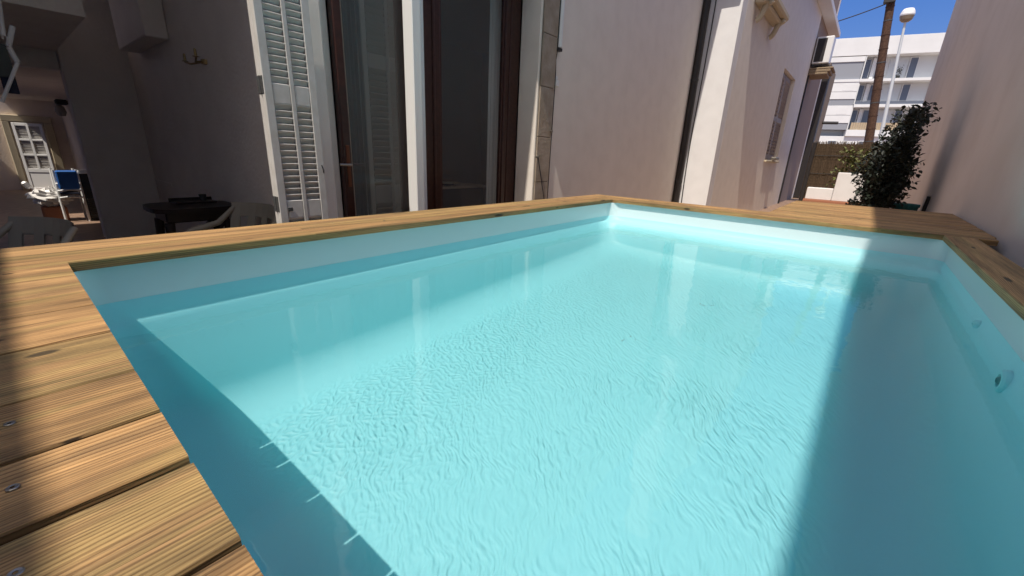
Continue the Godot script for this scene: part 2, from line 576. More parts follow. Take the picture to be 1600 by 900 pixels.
func build_deck() -> void:
	var deck := thing("pool_deck", "sunlit pine boards laid round the turquoise pool as its coping", "deck")
	var th := 0.030
	var n := 0
	# boards that run along the pool: [x from, x to, z near, z far, ridges]
	var along := [
		[-2.050, -1.893, 1.3, -3.815, 0], [-1.889, -1.720, 1.3, -3.492, 0],
		[-1.7195, -1.5420, 1.3, -0.072, 0], [-1.5415, -1.368, 1.3, -0.072, 0], [-1.361, -1.239, 1.3, -0.072, 0],
		[-1.232, -1.0365, 1.3, -0.072, 0], [-1.031, -0.829, 1.3, -0.072, 0], [-0.822, -0.668, 1.3, -0.072, 14],
		[-0.661, -0.536, 1.3, -0.072, 14], [-0.518, -0.371, 1.3, -0.072, 14], [-0.365, -0.216, 1.3, -0.072, 13], [-0.210, -0.060, 1.3, -0.072, 13],
		[-0.054, 0.096, 1.3, -0.072, 13], [0.102, 0.252, 1.3, -0.072, 13], [0.258, 0.416, 1.3, -0.072, 13],
		[0.420, 0.558, 1.3, -3.492, 0]]
	for a in along:
		var m := board_mesh(a[2] - a[3], a[1] - a[0], th, a[4], rng.randf(), rng.randf())
		var o := mesh_obj("board", m, M.wood[n % 3], deck)
		o.transform = Transform3D(Basis(Vector3.UP, PI / 2) * Basis(Vector3.RIGHT, rng.randf_range(-0.006, 0.006)), Vector3(a[0], DECK + rng.randf_range(-0.0015, 0.001), a[2]))
		n += 1
	# boards across the far end: [z near, z far, x from, x to]
	var z := -3.495
	var across := [[-3.495, -3.648, -1.890, 0.640], [-3.652, -3.815, -1.890, 0.655]]
	z = -3.821
	while z > -5.35:
		across.append([z, z - 0.142, -0.535, 0.655])
		z -= 0.146
	for a in across:
		var m := board_mesh(a[3] - a[2], a[0] - a[1], th, 0, rng.randf(), rng.randf())
		var o := mesh_obj("board", m, M.wood[n % 3], deck)
		o.transform = Transform3D(Basis(Vector3.RIGHT, rng.randf_range(-0.006, 0.006)), Vector3(a[2], DECK + rng.randf_range(-0.0015, 0.001), a[1]))
		n += 1
	# joists under the boards and a skirt of boards down to the terrace
	for zz in [0.28, 0.95]:
		obj("joist", box_mesh(Vector3(-2.0, DECK - 0.13, zz), Vector3(0.54, DECK - 0.034, zz + 0.045)), M.wood_under, deck)
	for q in [[-2.0, -1.955, 1.2, -3.78], [0.5, 0.54, 1.2, -3.78]]:
		obj("joist", box_mesh(Vector3(q[0], FLOOR, q[3]), Vector3(q[1], DECK - 0.034, q[2])), M.wood_under, deck)
	obj("joist", box_mesh(Vector3(-1.95, FLOOR, -3.78), Vector3(0.49, DECK - 0.034, -3.735)), M.wood_under, deck)
	obj("joist", box_mesh(Vector3(-0.50, FLOOR, -5.36), Vector3(0.62, DECK - 0.034, -5.31)), M.wood_under, deck)
	obj("joist", box_mesh(Vector3(-0.50, FLOOR, -5.30), Vector3(-0.45, DECK - 0.034, -3.80)), M.wood_under, deck)
	# countersunk screws of the near boards
	for a in [[-0.6057, 0.060], [-0.7598, 0.0585], [-0.47, 0.062], [-0.40, 0.118], [-0.30, 0.112], [-1.10, 0.075], [-0.93, 0.07], [-1.30, 0.07], [-1.83, -1.2], [-1.83, -2.4], [-1.60, 0.06]]:
		var s := mb()
		lathe(s, Vector3(a[0], DECK - 0.0005, a[1]), [[0.0055, -0.001], [0.0055, 0.0012], [0.0045, 0.0018], [0.002, 0.0016], [0.0017, -0.001], [0.0, -0.001]], 14)
		obj("screw", s, M.metal, deck)

# ---------------------------------------------------------------- house
func louver(parent: Node, called: String, u0: float, u1: float, y0: float, y1: float, at: Vector3, axis: Vector3, out: Vector3, mat: Material, pitch: float, thick := 0.007) -> void:
	# slats between u0 and u1 along axis, tilted so that their upper edge leans back
	var n := int((y1 - y0) / pitch)
	var h := 0.046 * pitch / 0.035
	var m: ArrayMesh = null
	for i in n:
		var y := y0 + (i + 0.5) * (y1 - y0) / n
		if m == null:
			var st := mb()
			var b := Basis(axis, Vector3.UP, out)
			bx(st, Vector3(0, -h / 2, -thick / 2), Vector3(u1 - u0, h / 2, thick / 2), 0.002, Transform3D(b * Basis(Vector3.RIGHT, 0.62), Vector3.ZERO))
			m = st.commit()
		var o := mesh_obj(called, m, mat, parent)
		o.position = at + axis * u0 + Vector3.UP * y

func build_house() -> void:
	var h := thing("house", "pink-white rendered house along the pool with tall brown french doors", "house")
	var T := 5.9
	# main front: plane x = -2.8
	obj("wall", box_mesh(Vector3(-3.05, FLOOR, -1.47), Vector3(-2.80, T, -1.30), 0.008), M.plaster, h)
	obj("door_jamb", box_mesh(Vector3(-3.05, FLOOR, -1.545), Vector3(-2.865, T, -1.472), 0.006), M.plaster, h)
	obj("lintel", box_mesh(Vector3(-3.05, 2.75, -3.708), Vector3(-2.803, T, -1.547)), M.plaster, h)
	obj("wall", box_mesh(Vector3(-3.05, FLOOR, -8.30), Vector3(-2.80, T, -3.712), 0.008), M.plaster, h)
	# white post between the two doors
	var post := obj("door_post", box_mesh(Vector3(-2.80, FLOOR, -2.150), Vector3(-2.69, 2.748, -2.072), 0.006), M.white_paint, h)
	obj("moulding", box_mesh(Vector3(-2.80, FLOOR, -2.200), Vector3(-2.715, 2.746, -2.152), 0.010), M.white_paint, post)
	# stone cladding right of the second door, tile by tile
	var y := FLOOR
	obj("tile_bed", box_mesh(Vector3(-2.798, FLOOR, -3.988), Vector3(-2.794, T - 0.4, -3.735)), M.grout, h)
	var ys := [FLOOR, 0.285, 0.765, 1.235, 1.725, 2.205, 2.69, 3.17, 3.65, 4.13, 4.61, 5.09]
	for i in ys.size() - 1:
		obj("tile", box_mesh(Vector3(-2.794, ys[i] + 0.003, -3.985), Vector3(-2.780, ys[i + 1] - 0.003, -3.738 + rng.randf_range(-0.002, 0.002)), 0.003), M.tile, h)
	# cornice and balcony slab above the picture
	obj("cornice", box_mesh(Vector3(-2.8, 5.42, -1.76), Vector3(-2.55, 5.56, -1.0), 0.01), M.white_plaster, h)
	obj("balcony_slab", box_mesh(Vector3(-2.8, 5.40, -8.29), Vector3(-2.38, 5.56, -1.78), 0.01), M.white_plaster, h)
	# wing at the far end
	var w0 := -13.0
	var w1 := -14.9
	obj("wing_wall", box_mesh(Vector3(-2.78, FLOOR, -8.60), Vector3(-2.20, 9.0, -8.30), 0.006), M.white_plaster, h)
	obj("wing_wall", box_mesh(Vector3(-2.50, FLOOR, w0), Vector3(-2.20, 9.0, -8.601)), M.plaster, h)
	obj("wing_wall", box_mesh(Vector3(-2.50, FLOOR, -16.98), Vector3(-2.20, 9.0, w1)), M.plaster, h)
	obj("wing_wall", box_mesh(Vector3(-2.50, FLOOR, -20.4), Vector3(-2.199, 9.0, -16.981)), M.shaded_plaster, h)  # same wall, coloured darker to stand for shade
	obj("wing_wall", box_mesh(Vector3(-2.50, FLOOR, w1 + 0.001), Vector3(-2.20, 1.15, w0 - 0.001)), M.plaster, h)
	obj("wing_wall", box_mesh(Vector3(-2.50, 3.35, w1 + 0.001), Vector3(-2.20, 9.0, w0 - 0.001)), M.plaster, h)
	obj("wing_wall", box_mesh(Vector3(-2.50, FLOOR, -20.7), Vector3(-2.195, 9.0, -20.401)), M.plaster, h)
	obj("wing_cornice", box_mesh(Vector3(-2.2, 5.42, -20.0), Vector3(-1.90, 5.56, -8.05), 0.01), M.white_plaster, h)
	obj("wing_cornice", box_mesh(Vector3(-2.8, 3.93, -8.30), Vector3(-2.21, 4.05, -8.06), 0.01), M.white_plaster, h)
	obj("house_body", box_mesh(Vector3(-7.0, FLOOR, -20.6), Vector3(-2.85, 6.0, -8.7)), M.plaster, h)
	# shutters of the ground-floor window of the wing
	var win := obj("window", box_mesh(Vector3(-2.34, 1.12, w1 - 0.05), Vector3(-2.14, 1.17, w0 + 0.05), 0.01), M.cream, h)
	for k in 2:
		var a := w0 - 0.03 - k * 0.93
		for q in [[0.0, 0.10, 1.17, 3.33], [0.81, 0.91, 1.17, 3.33], [0.1, 0.81, 1.17, 1.32], [0.1, 0.81, 2.18, 2.30], [0.1, 0.81, 3.22, 3.33]]:
			obj("shutter_frame", box_mesh(Vector3(-2.33, q[2], a - q[1]), Vector3(-2.29, q[3], a - q[0]), 0.004), M.brown_shutter, win)
		for q in [[1.32, 2.18], [2.30, 3.22]]:
			louver(win, "slat", 0.1, 0.81, q[0], q[1], Vector3(-2.31, 0, a), Vector3.FORWARD, Vector3.RIGHT, M.brown_shutter, 0.085, 0.012)
	obj("window_hook", box_mesh(Vector3(-2.19, 1.18, -14.2), Vector3(-2.05, 1.26, -13.75), 0.02), M.metal, win)
	# upper window with its cream sill on scrolls
	var sill := mb()
	bx(sill, Vector3(-2.2, 3.78, -10.75), Vector3(-1.93, 3.90, -8.95), 0.03)
	bx(sill, Vector3(-2.2, 3.70, -10.70), Vector3(-2.02, 3.778, -9.0), 0.02)
	var up := obj("window", sill, M.cream, h)
	for z in [-9.2, -10.5]:
		var sc := mb()
		var pts := []
		for i in 9:
			var t := i / 8.0
			pts.append(Vector3(-1.97 - 0.20 * t, 3.70 - 0.22 * t * t + 0.06 * sin(t * TAU), z))
		tube(sc, pts, 0.05, 8)
		obj("sill_scroll", sc, M.cream, up)
	for q in [[-9.55, -9.64], [-10.42, -10.5]]:
		obj("shutter_frame", box_mesh(Vector3(-2.20, 3.92, q[1]), Vector3(-2.15, 5.2, q[0]), 0.004), M.shutter, up)
	louver(up, "slat", 0.0, 0.78, 3.95, 5.2, Vector3(-2.17, 0, -9.64), Vector3.FORWARD, Vector3.RIGHT, M.dark_shutter, 0.08, 0.012)
	# downpipe in the inner corner, a thin cable on it
	var dp := mb()
	tube(dp, [Vector3(-2.745, FLOOR, -8.22), Vector3(-2.745, 5.3, -8.22)], 0.062, 12)
	var pipe := obj("downpipe", dp, M.black_pipe, h)
	for yy in [0.66, 2.4, 4.2]:
		var br := mb()
		tube(br, [Vector3(-2.745, yy, -8.22), Vector3(-2.745, yy + 0.035, -8.22)], 0.068, 12)
		obj("pipe_bracket", br, M.cable, pipe)
	var cb := mb()
	var cp := []
	for i in 15:
		var t := i / 14.0
		cp.append(Vector3(-2.64 - 0.02 * sin(t * 5.0), 0.2 + 3.5 * t, -8.285 + 0.01 * sin(t * 9.0)))
	tube(cb, cp, 0.009, 6)
	obj("cable", cb, M.cable, h)
	# thin pipe and thick one that close the wing, and the ochre return beyond
	var gp := mb()
	tube(gp, [Vector3(-2.185, FLOOR, -17.0), Vector3(-2.185, 3.80, -17.0)], 0.035, 8)
	obj("thin_pipe", gp, M.black_pipe, h)
	obj("corner_pipe", box_mesh(Vector3(-2.25, FLOOR, -21.15), Vector3(-1.98, 4.45, -20.75), 0.03), M.black_pipe, h)
	obj("ochre_return", box_mesh(Vector3(-2.6, FLOOR, -24.2), Vector3(-2.10, 4.9, -21.3), 0.02), M.ochre, h)
	for yy in [1.95, 2.9]:
		var bt := mb()
		tube(bt, [Vector3(-2.1, yy, -23.6), Vector3(-1.55, yy, -23.8)], 0.06, 8)
		obj("wall_bolt", bt, M.cable, h)
	# white conduit, socket and screw eyes beside the tiles
	var cd := mb()
	tube(cd, [Vector3(-2.775, 2.12, -4.02), Vector3(-2.775, 3.6, -4.02)], 0.027, 10)
	var con := obj("conduit", cd, M.white_paint, h)
	var c2 := mb()
	tube(c2, [Vector3(-2.78, 2.10, -4.0), Vector3(-2.78, 3.6, -3.998)], 0.010, 8)
	obj("thin_conduit", c2, M.curtain, con)
	var c3 := mb()
	tube(c3, [Vector3(-2.785, 2.10, -4.005), Vector3(-2.785, 2.0, -3.985), Vector3(-2.785, 1.86, -3.998), Vector3(-2.787, 1.0, -3.998), Vector3(-2.787, 0.0, -3.998)], 0.0045, 6)
	obj("loose_wire", c3, M.cable, con)
	obj("conduit_clip", box_mesh(Vector3(-2.80, 2.085, -4.05), Vector3(-2.755, 2.115, -3.98), 0.004), M.cable, con)
	var so := obj("socket", box_mesh(Vector3(-2.80, 1.755, -4.055), Vector3(-2.768, 1.815, -4.0), 0.005), M.white_paint, h)
	obj("socket_plug", box_mesh(Vector3(-2.80, 1.82, -4.03), Vector3(-2.775, 1.85, -4.0), 0.004), M.white_paint, so)
	for p in [[1.30, -3.965], [1.03, -3.745]]:
		var ey := mb()
		tube(ey, [Vector3(-2.80, p[0], p[1]), Vector3(-2.755, p[0], p[1])], 0.012, 8)
		obj("screw_eye", ey, M.metal, h)
	var rod := mb()
	tube(rod, [Vector3(-2.765, 1.02, -3.745), Vector3(-2.765, 0.50, -3.93)], 0.005, 6)
	obj("tie_wire", rod, M.cable, h)
	build_doors(h)
	build_porch(h)
	# rooms behind the doors
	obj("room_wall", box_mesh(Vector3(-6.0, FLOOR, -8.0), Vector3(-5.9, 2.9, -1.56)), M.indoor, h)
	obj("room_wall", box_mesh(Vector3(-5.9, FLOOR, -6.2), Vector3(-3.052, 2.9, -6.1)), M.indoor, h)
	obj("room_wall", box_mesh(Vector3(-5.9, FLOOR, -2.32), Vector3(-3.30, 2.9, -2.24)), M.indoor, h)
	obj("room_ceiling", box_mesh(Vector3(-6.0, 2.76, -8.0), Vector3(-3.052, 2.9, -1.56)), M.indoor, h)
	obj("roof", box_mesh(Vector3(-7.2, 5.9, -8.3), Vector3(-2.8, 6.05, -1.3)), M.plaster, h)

func build_doors(h: Node) -> void:
	# first door: a leaf with its handle, glass, and a closed shutter and curtain behind it
	var st := mb()
	bx(st, Vector3(-2.862, FLOOR, -1.610), Vector3(-2.806, 2.74, -1.548), 0.008)
	bx(st, Vector3(-2.862, FLOOR, -2.117), Vector3(-2.806, 0.12, -1.611), 0.008)
	bx(st, Vector3(-2.862, 2.62, -2.117), Vector3(-2.806, 2.74, -1.611), 0.008)
	bx(st, Vector3(-2.862, FLOOR, -2.16), Vector3(-2.806, 2.74, -2.118), 0.008)
	bx(st, Vector3(-3.04, FLOOR, -2.245), Vector3(-2.806, 2.74, -2.164), 0.008)
	var d := obj("french_door", st, M.mahogany, h)
	obj("door_edge", box_mesh(Vector3(-2.868, FLOOR, -1.616), Vector3(-2.815, 2.74, -1.6115)), M.tile, d)
	obj("glass", box_mesh(Vector3(-2.846, 0.122, -2.117), Vector3(-2.842, 2.618, -1.618)), M.glass, d)
	var pl := obj("handle_plate", box_mesh(Vector3(-2.807, 0.78, -1.592), Vector3(-2.799, 1.06, -1.566), 0.003), M.plate, d)
	var hd := mb()
	tube(hd, [Vector3(-2.806, 0.93, -1.58), Vector3(-2.765, 0.93, -1.58), Vector3(-2.757, 0.93, -1.568), Vector3(-2.757, 0.932, -1.49)], 0.008, 8)
	obj("handle", hd, M.metal, pl)
	var h2 := mb()
	tube(h2, [Vector3(-2.855, 0.93, -1.64), Vector3(-2.885, 0.93, -1.64), Vector3(-2.89, 0.93, -1.66), Vector3(-2.89, 0.925, -1.75)], 0.009, 8)
	obj("handle", h2, M.dark_grille, d)
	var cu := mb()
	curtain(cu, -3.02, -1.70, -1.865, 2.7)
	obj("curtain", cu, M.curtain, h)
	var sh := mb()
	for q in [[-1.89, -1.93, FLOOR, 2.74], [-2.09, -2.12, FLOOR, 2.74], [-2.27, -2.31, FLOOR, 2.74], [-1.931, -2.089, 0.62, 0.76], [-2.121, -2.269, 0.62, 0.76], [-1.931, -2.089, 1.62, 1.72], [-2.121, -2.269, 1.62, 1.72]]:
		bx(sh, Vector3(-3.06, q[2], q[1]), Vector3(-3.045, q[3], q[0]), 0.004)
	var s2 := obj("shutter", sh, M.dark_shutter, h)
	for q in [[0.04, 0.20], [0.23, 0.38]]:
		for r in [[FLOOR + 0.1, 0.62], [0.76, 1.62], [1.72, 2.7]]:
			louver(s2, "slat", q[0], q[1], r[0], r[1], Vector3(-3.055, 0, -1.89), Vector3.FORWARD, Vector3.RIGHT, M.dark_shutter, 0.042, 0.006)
	st = mb()
	# second door: both stiles and a tall pane
	bx(st, Vector3(-3.115, FLOOR, -2.640), Vector3(-3.05, 2.745, -2.25), 0.008)
	bx(st, Vector3(-3.115, FLOOR, -3.705), Vector3(-3.05, 2.745, -3.480), 0.008)
	bx(st, Vector3(-3.115, FLOOR, -3.479), Vector3(-3.05, 0.10, -2.641), 0.008)
	bx(st, Vector3(-3.115, 2.62, -3.479), Vector3(-3.05, 2.745, -2.641), 0.008)
	var d2 := obj("french_door", st, M.mahogany, h)
	for z in [-2.652, -3.468]:
		obj("glazing_bead", box_mesh(Vector3(-3.10, 0.10, z - 0.012), Vector3(-3.064, 2.62, z + 0.012), 0.004), M.mahogany, d2)
	for z in [-2.56, -3.56]:
		obj("stile_moulding", box_mesh(Vector3(-3.055, FLOOR, z - 0.014), Vector3(-3.040, 2.7, z + 0.014), 0.005), M.mahogany, d2)
	obj("glass", box_mesh(Vector3(-3.088, 0.101, -3.456), Vector3(-3.084, 2.619, -2.664)), M.glass, d2)
	cu = mb()
	curtain(cu, -3.26, -3.47, -3.66, 2.7)
	obj("curtain", cu, M.pale_curtain, h)
	# the open shutter folded back against the front: two leaves, hinges on their bright edge
	st = mb()
	var z0 := -1.045
	var z1 := -1.345
	for q in [[z0, z0 - 0.045], [-1.187, -1.212], [z1 + 0.045, z1]]:
		bx(st, Vector3(-2.726, 0.12, q[1]), Vector3(-2.690, 1.98, q[0]), 0.003)
	for q in [[0.12, 0.30], [0.615, 0.72], [1.27, 1.375], [1.87, 1.98]]:
		bx(st, Vector3(-2.724, q[0], -1.186), Vector3(-2.692, q[1], z0 - 0.046), 0.003)
		bx(st, Vector3(-2.724, q[0], z1 + 0.046), Vector3(-2.692, q[1], -1.213), 0.003)
	var sh2 := obj("folded_shutter", st, M.shutter, h)
	obj("shutter_leaf", box_mesh(Vector3(-2.768, 0.12, z1), Vector3(-2.730, 1.98, z0), 0.003), M.shutter, sh2)
	obj("back_board", box_mesh(Vector3(-2.7285, 0.13, z1 + 0.01), Vector3(-2.7265, 1.97, z0 - 0.01)), M.shutter, sh2)
	for q in [[0.046, 0.141], [0.168, 0.254]]:
		for r in [[0.30, 0.615], [0.72, 1.27], [1.375, 1.87]]:
			louver(sh2, "slat", q[0], q[1], r[0], r[1], Vector3(-2.707, 0, z0), Vector3.FORWARD, Vector3.RIGHT, M.shutter, 0.0345, 0.006)
	for yy in [0.70, 1.36]:
		var hg := mb()
		bx(hg, Vector3(-2.764, yy - 0.045, z0 - 0.001), Vector3(-2.694, yy + 0.045, z0 + 0.0035), 0.001)
		tube(hg, [Vector3(-2.728, yy - 0.045, z0 + 0.004), Vector3(-2.728, yy + 0.045, z0 + 0.004)], 0.006, 8)
		var hinge := obj("hinge", hg, M.galvanised, sh2)
	var hk := mb()
	tube(hk, [Vector3(-2.69, 0.93, -1.33), Vector3(-2.68, 0.90, -1.335), Vector3(-2.75, 0.80, -1.36)], 0.004, 6)
	obj("shutter_hook", hk, M.cable, sh2)
	obj("shutter_catch", box_mesh(Vector3(-2.69, 0.655, -1.12), Vector3(-2.682, 0.68, -1.09), 0.002), M.galvanised, sh2)

func curtain(st: SurfaceTool, x: float, z0: float, z1: float, top: float) -> void:
	var n := 40
	for i in n:
		var a := float(i) / n
		var b := float(i + 1) / n
		var xa := x + 0.018 * sin(a * 26.0) + 0.006 * sin(a * 61.0)
		var xb := x + 0.018 * sin(b * 26.0) + 0.006 * sin(b * 61.0)
		quad(st, Vector3(xa, FLOOR + 0.02, lerpf(z0, z1, a)), Vector3(xb, FLOOR + 0.02, lerpf(z0, z1, b)), Vector3(xb, top, lerpf(z0, z1, b)), Vector3(xa, top, lerpf(z0, z1, a)), Vector3.RIGHT)

func build_porch(h: Node) -> void:
	var p: Material = M.porch
	var lp: Material = M.passage
	obj("porch_wall", box_mesh(Vector3(-7.2, FLOOR, -1.55), Vector3(-3.052, 2.65, -1.302)), p, h)
	obj("porch_wall", box_mesh(Vector3(-7.45, FLOOR, -1.55), Vector3(-7.201, 2.65, -0.70), 0.01), p, h)
	obj("duct_box", box_mesh(Vector3(-6.55, 1.94, -1.30), Vector3(-5.36, 2.64, -1.12), 0.01), p, h)
	obj("porch_roof", box_mesh(Vector3(-7.45, 2.65, -1.55), Vector3(-2.9, 2.8, 1.6)), p, h)
	obj("porch_soffit", box_mesh(Vector3(-7.3, 1.93, -0.695), Vector3(-5.0, 2.1, 1.595)), p, h)
	obj("passage_beam", box_mesh(Vector3(-7.5, 1.74, -0.69), Vector3(-7.302, 2.1, 1.595)), p, h)
	obj("passage_wall", box_mesh(Vector3(-14.9, FLOOR, -1.5), Vector3(-7.452, 1.9, -1.22)), lp, h)
	# passage ceiling, open where the sun falls in
	obj("passage_ceiling", box_mesh(Vector3(-8.6, 1.75, -1.22), Vector3(-7.502, 1.9, 1.595)), lp, h)
	obj("passage_ceiling", box_mesh(Vector3(-14.2, 1.75, -1.22), Vector3(-9.9, 1.9, 0.78)), lp, h)
	obj("passage_ceiling", box_mesh(Vector3(-9.899, 1.75, -1.22), Vector3(-8.601, 1.9, -0.12)), lp, h)
	obj("passage_ceiling", box_mesh(Vector3(-14.9, 1.75, -1.22), Vector3(-14.201, 1.9, -0.35)), lp, h)
	obj("passage_wall", box_mesh(Vector3(-15.1, FLOOR, -1.5), Vector3(-14.8, 2.2, 1.595)), lp, h)
	var fr := mb()
	bx(fr, Vector3(-14.8, FLOOR, -0.37), Vector3(-14.70, 1.27, -0.26), 0.01)
	bx(fr, Vector3(-14.8, FLOOR, -1.03), Vector3(-14.70, 1.27, -0.89), 0.01)
	bx(fr, Vector3(-14.8, 1.271, -1.03), Vector3(-14.70, 1.41, -0.26), 0.01)
	var f := obj("door_surround", fr, M.cream, h)
	obj("dado_line", box_mesh(Vector3(-7.19, 0.52, -1.302), Vector3(-6.4, 0.54, -1.296)), p, h)

func build_end_door() -> void:
	var t := thing("half_glazed_door", "white half-glazed door with six panes at the end of the dark passage", "door", Vector3(-14.66, FLOOR, -0.41) + Basis(Vector3.UP, -0.45) * Vector3(0, 0, -0.49))
	t.rotation.y = -0.45
	var st := mb()
	var H := 1.45
	for q in [[0.0, 0.05, 0.0, H], [0.225, 0.265, 0.48, H], [0.44, 0.49, 0.0, H], [0.051, 0.439, 0.0, 0.06], [0.051, 0.439, 0.40, 0.48], [0.051, 0.224, 0.76, 0.80], [0.266, 0.439, 0.76, 0.80], [0.051, 0.224, 1.08, 1.12], [0.266, 0.439, 1.08, 1.12], [0.051, 0.224, H - 0.06, H], [0.266, 0.439, H - 0.06, H]]:
		bx(st, Vector3(0, q[2], q[0]), Vector3(0.04, q[3], q[1]), 0.004)
	obj("door_frame", st, M.white_paint, t)
	obj("door_panel", box_mesh(Vector3(0.01, 0.06, 0.051), Vector3(0.03, 0.40, 0.439), 0.003), M.white_paint, t)
	for r in [[0.48, 0.76], [0.80, 1.08], [1.12, H - 0.06]]:
		for c in [[0.05, 0.225], [0.265, 0.44]]:
			var pn := obj("pane", box_mesh(Vector3(0.012, r[0], c[0]), Vector3(0.016, r[1], c[1])), M.glass, t)
			louver(pn, "blind_slat", c[0], c[1], r[0], r[1], Vector3(-0.005, 0, 0), Vector3.BACK, Vector3.RIGHT, M.shutter, 0.05, 0.006)

func build_porch_things() -> void:
	# table
	var t := thing("table", "dark wooden table against the shaded porch wall", "table", Vector3(-4.42, FLOOR, -1.0))
	var top := mb()
	var ring := []
	for k in 32:
		var a := TAU * k / 32
		var cx := pow(absf(cos(a)), 0.5) * signf(cos(a))
		var cz := pow(absf(sin(a)), 0.5) * signf(sin(a))
		ring.append(Vector3(cx * 0.27, 0, cz * 0.30))
	for k in 32:
		var k2 := (k + 1) % 32
		tri(top, Vector3(0, 0.72, 0), ring[k] + Vector3.UP * 0.72, ring[k2] + Vector3.UP * 0.72, Vector3.UP)
		tri(top, Vector3(0, 0.685, 0), ring[k] + Vector3.UP * 0.685, ring[k2] + Vector3.UP * 0.685, Vector3.DOWN)
		quad(top, ring[k] + Vector3.UP * 0.72, ring[k2] + Vector3.UP * 0.72, ring[k2] + Vector3.UP * 0.685, ring[k] + Vector3.UP * 0.685, ring[k] + ring[k2])
	obj("tabletop", top, M.dark_wood, t)
	obj("apron", box_mesh(Vector3(-0.19, 0.60, -0.22), Vector3(0.19, 0.684, 0.22), 0.01), M.dark_wood, t)
	for s in [[-1, -1], [1, -1], [1, 1], [-1, 1]]:
		var lg := mb()
		tube(lg, [Vector3(s[0] * 0.17, 0.60, s[1] * 0.20), Vector3(s[0] * 0.19, 0.35, s[1] * 0.22), Vector3(s[0] * 0.21, 0.0, s[1] * 0.23)], [0.035, 0.026, 0.02], 8)
		obj("leg", lg, M.dark_wood, t)
	for s in [-1, 1]:
		var bc := mb()
		tube(bc, [Vector3(s * 0.17, 0.58, -0.18), Vector3(s * 0.10, 0.30, 0.0), Vector3(s * 0.17, 0.05, 0.2)], 0.018, 6)
		obj("brace", bc, M.dark_wood, t)
	var tr := thing("tray", "dark tray with small things on the porch table", "tray", Vector3(-4.55, FLOOR + 0.722, -1.05))
	obj("tray_base", box_mesh(Vector3(-0.09, 0, -0.16), Vector3(0.09, 0.012, 0.14), 0.004), M.dark_wood, tr)
	obj("tray_rim", box_mesh(Vector3(-0.10, 0.0, -0.17), Vector3(-0.091, 0.035, 0.15), 0.003), M.dark_wood, tr)
	var cu := mb()
	lathe(cu, Vector3(0.0, 0.013, -0.08), [[0.0, 0.0], [0.022, 0.0], [0.03, 0.055], [0.026, 0.055], [0.02, 0.01], [0.0, 0.01]], 14)
	obj("cup", cu, M.dark_grille, tr)
	# chair by the table
	plastic_chair(Vector3(-3.50, FLOOR, -1.0), 0.35, "cream plastic armchair between the dark table and the folded shutter", 0.95)
	plastic_chair(Vector3(-3.55, FLOOR, 0.10), 0.5, "pale plastic armchair behind the near left corner of the deck", 0.92)
	# wall lamp
	var w := thing("wall_lamp", "brass two-armed lamp on the dark porch wall above the table", "lamp", Vector3(-4.45, 1.67, -1.30))
	w.scale = Vector3.ONE * 0.68
	var pl := mb()
	lathe(pl, Vector3.ZERO, [[0.0, -0.03], [0.05, -0.025], [0.055, 0.0], [0.05, 0.025], [0.0, 0.03]], 14)
	obj("wall_plate", pl, M.brass, w)
	for s in [[-0.42, 0.07, 0.10], [0.10, 0.07, 0.12]]:
		var ar := mb()
		tube(ar, [Vector3(0, 0, 0.02), Vector3(s[0] * 0.5, -0.02, s[2]), Vector3(s[0], 0.02, s[2])], 0.012, 8)
		var arm := obj("arm", ar, M.brass, w)
		var cd := mb()
		lathe(cd, Vector3(s[0], 0.02, s[2]), [[0.0, 0.0], [0.04, 0.01], [0.015, 0.02], [0.014, 0.09], [0.0, 0.10]], 12)
		obj("candle_holder", cd, M.brass, arm)
	# small lamp near the passage ceiling
	var pl2 := thing("passage_lamp", "small pale lantern high on the passage wall", "lamp", Vector3(-13.0, 1.5, -1.05))
	obj("bracket", box_mesh(Vector3(-0.12, 0.12, -0.16), Vector3(0.12, 0.22, 0.02), 0.02), M.dark_grille, pl2)
	var gl := mb()
	lathe(gl, Vector3(0, -0.02, -0.03), [[0.0, -0.08], [0.06, -0.07], [0.085, 0.0], [0.07, 0.10], [0.03, 0.14], [0.0, 0.14]], 14)
	obj("shade", gl, M.plastic, pl2)
	# stacked chairs with blue seats
	var s := thing("stacked_chairs", "stack of white chairs with bright blue seats in the sunlit passage", "chairs", Vector3(-9.2, FLOOR, -0.62))
	for k in 3:
		var y := 0.40 + k * 0.10
		obj("seat", box_mesh(Vector3(-0.18, y, -0.10), Vector3(0.18, y + 0.035, 0.12), 0.012), M.navy, s)
	obj("seat_back", box_mesh(Vector3(-0.06, 0.47, -0.11), Vector3(-0.02, 0.75, 0.11), 0.02, Transform3D(Basis(Vector3.BACK, -0.25), Vector3(0.16, 0.02, 0))), M.blue, s)
	for q in [[0.19, 0.125], [0.19, -0.12], [-0.19, 0.125], [-0.19, -0.12]]:
		var lg := mb()
		tube(lg, [Vector3(q[0], 0.0, q[1]), Vector3(q[0] * 0.9, 0.42, q[1]), Vector3(q[0] * 0.95, 0.76, q[1] * 0.95)], 0.016, 8)
		obj("leg", lg, M.white_paint, s)
	for k in 3:
		var ar := mb()
		tube(ar, [Vector3(0.2, 0.36 + 0.1 * k, -0.12), Vector3(0.23, 0.38 + 0.1 * k, 0.0), Vector3(0.2, 0.36 + 0.1 * k, 0.125)], 0.014, 8)
		obj("frame_bar", ar, M.white_paint, s)
	# bag
	var bg := mb()
	var bn := FastNoiseLite.new()
	bn.seed = 3
	bn.frequency = 1.0
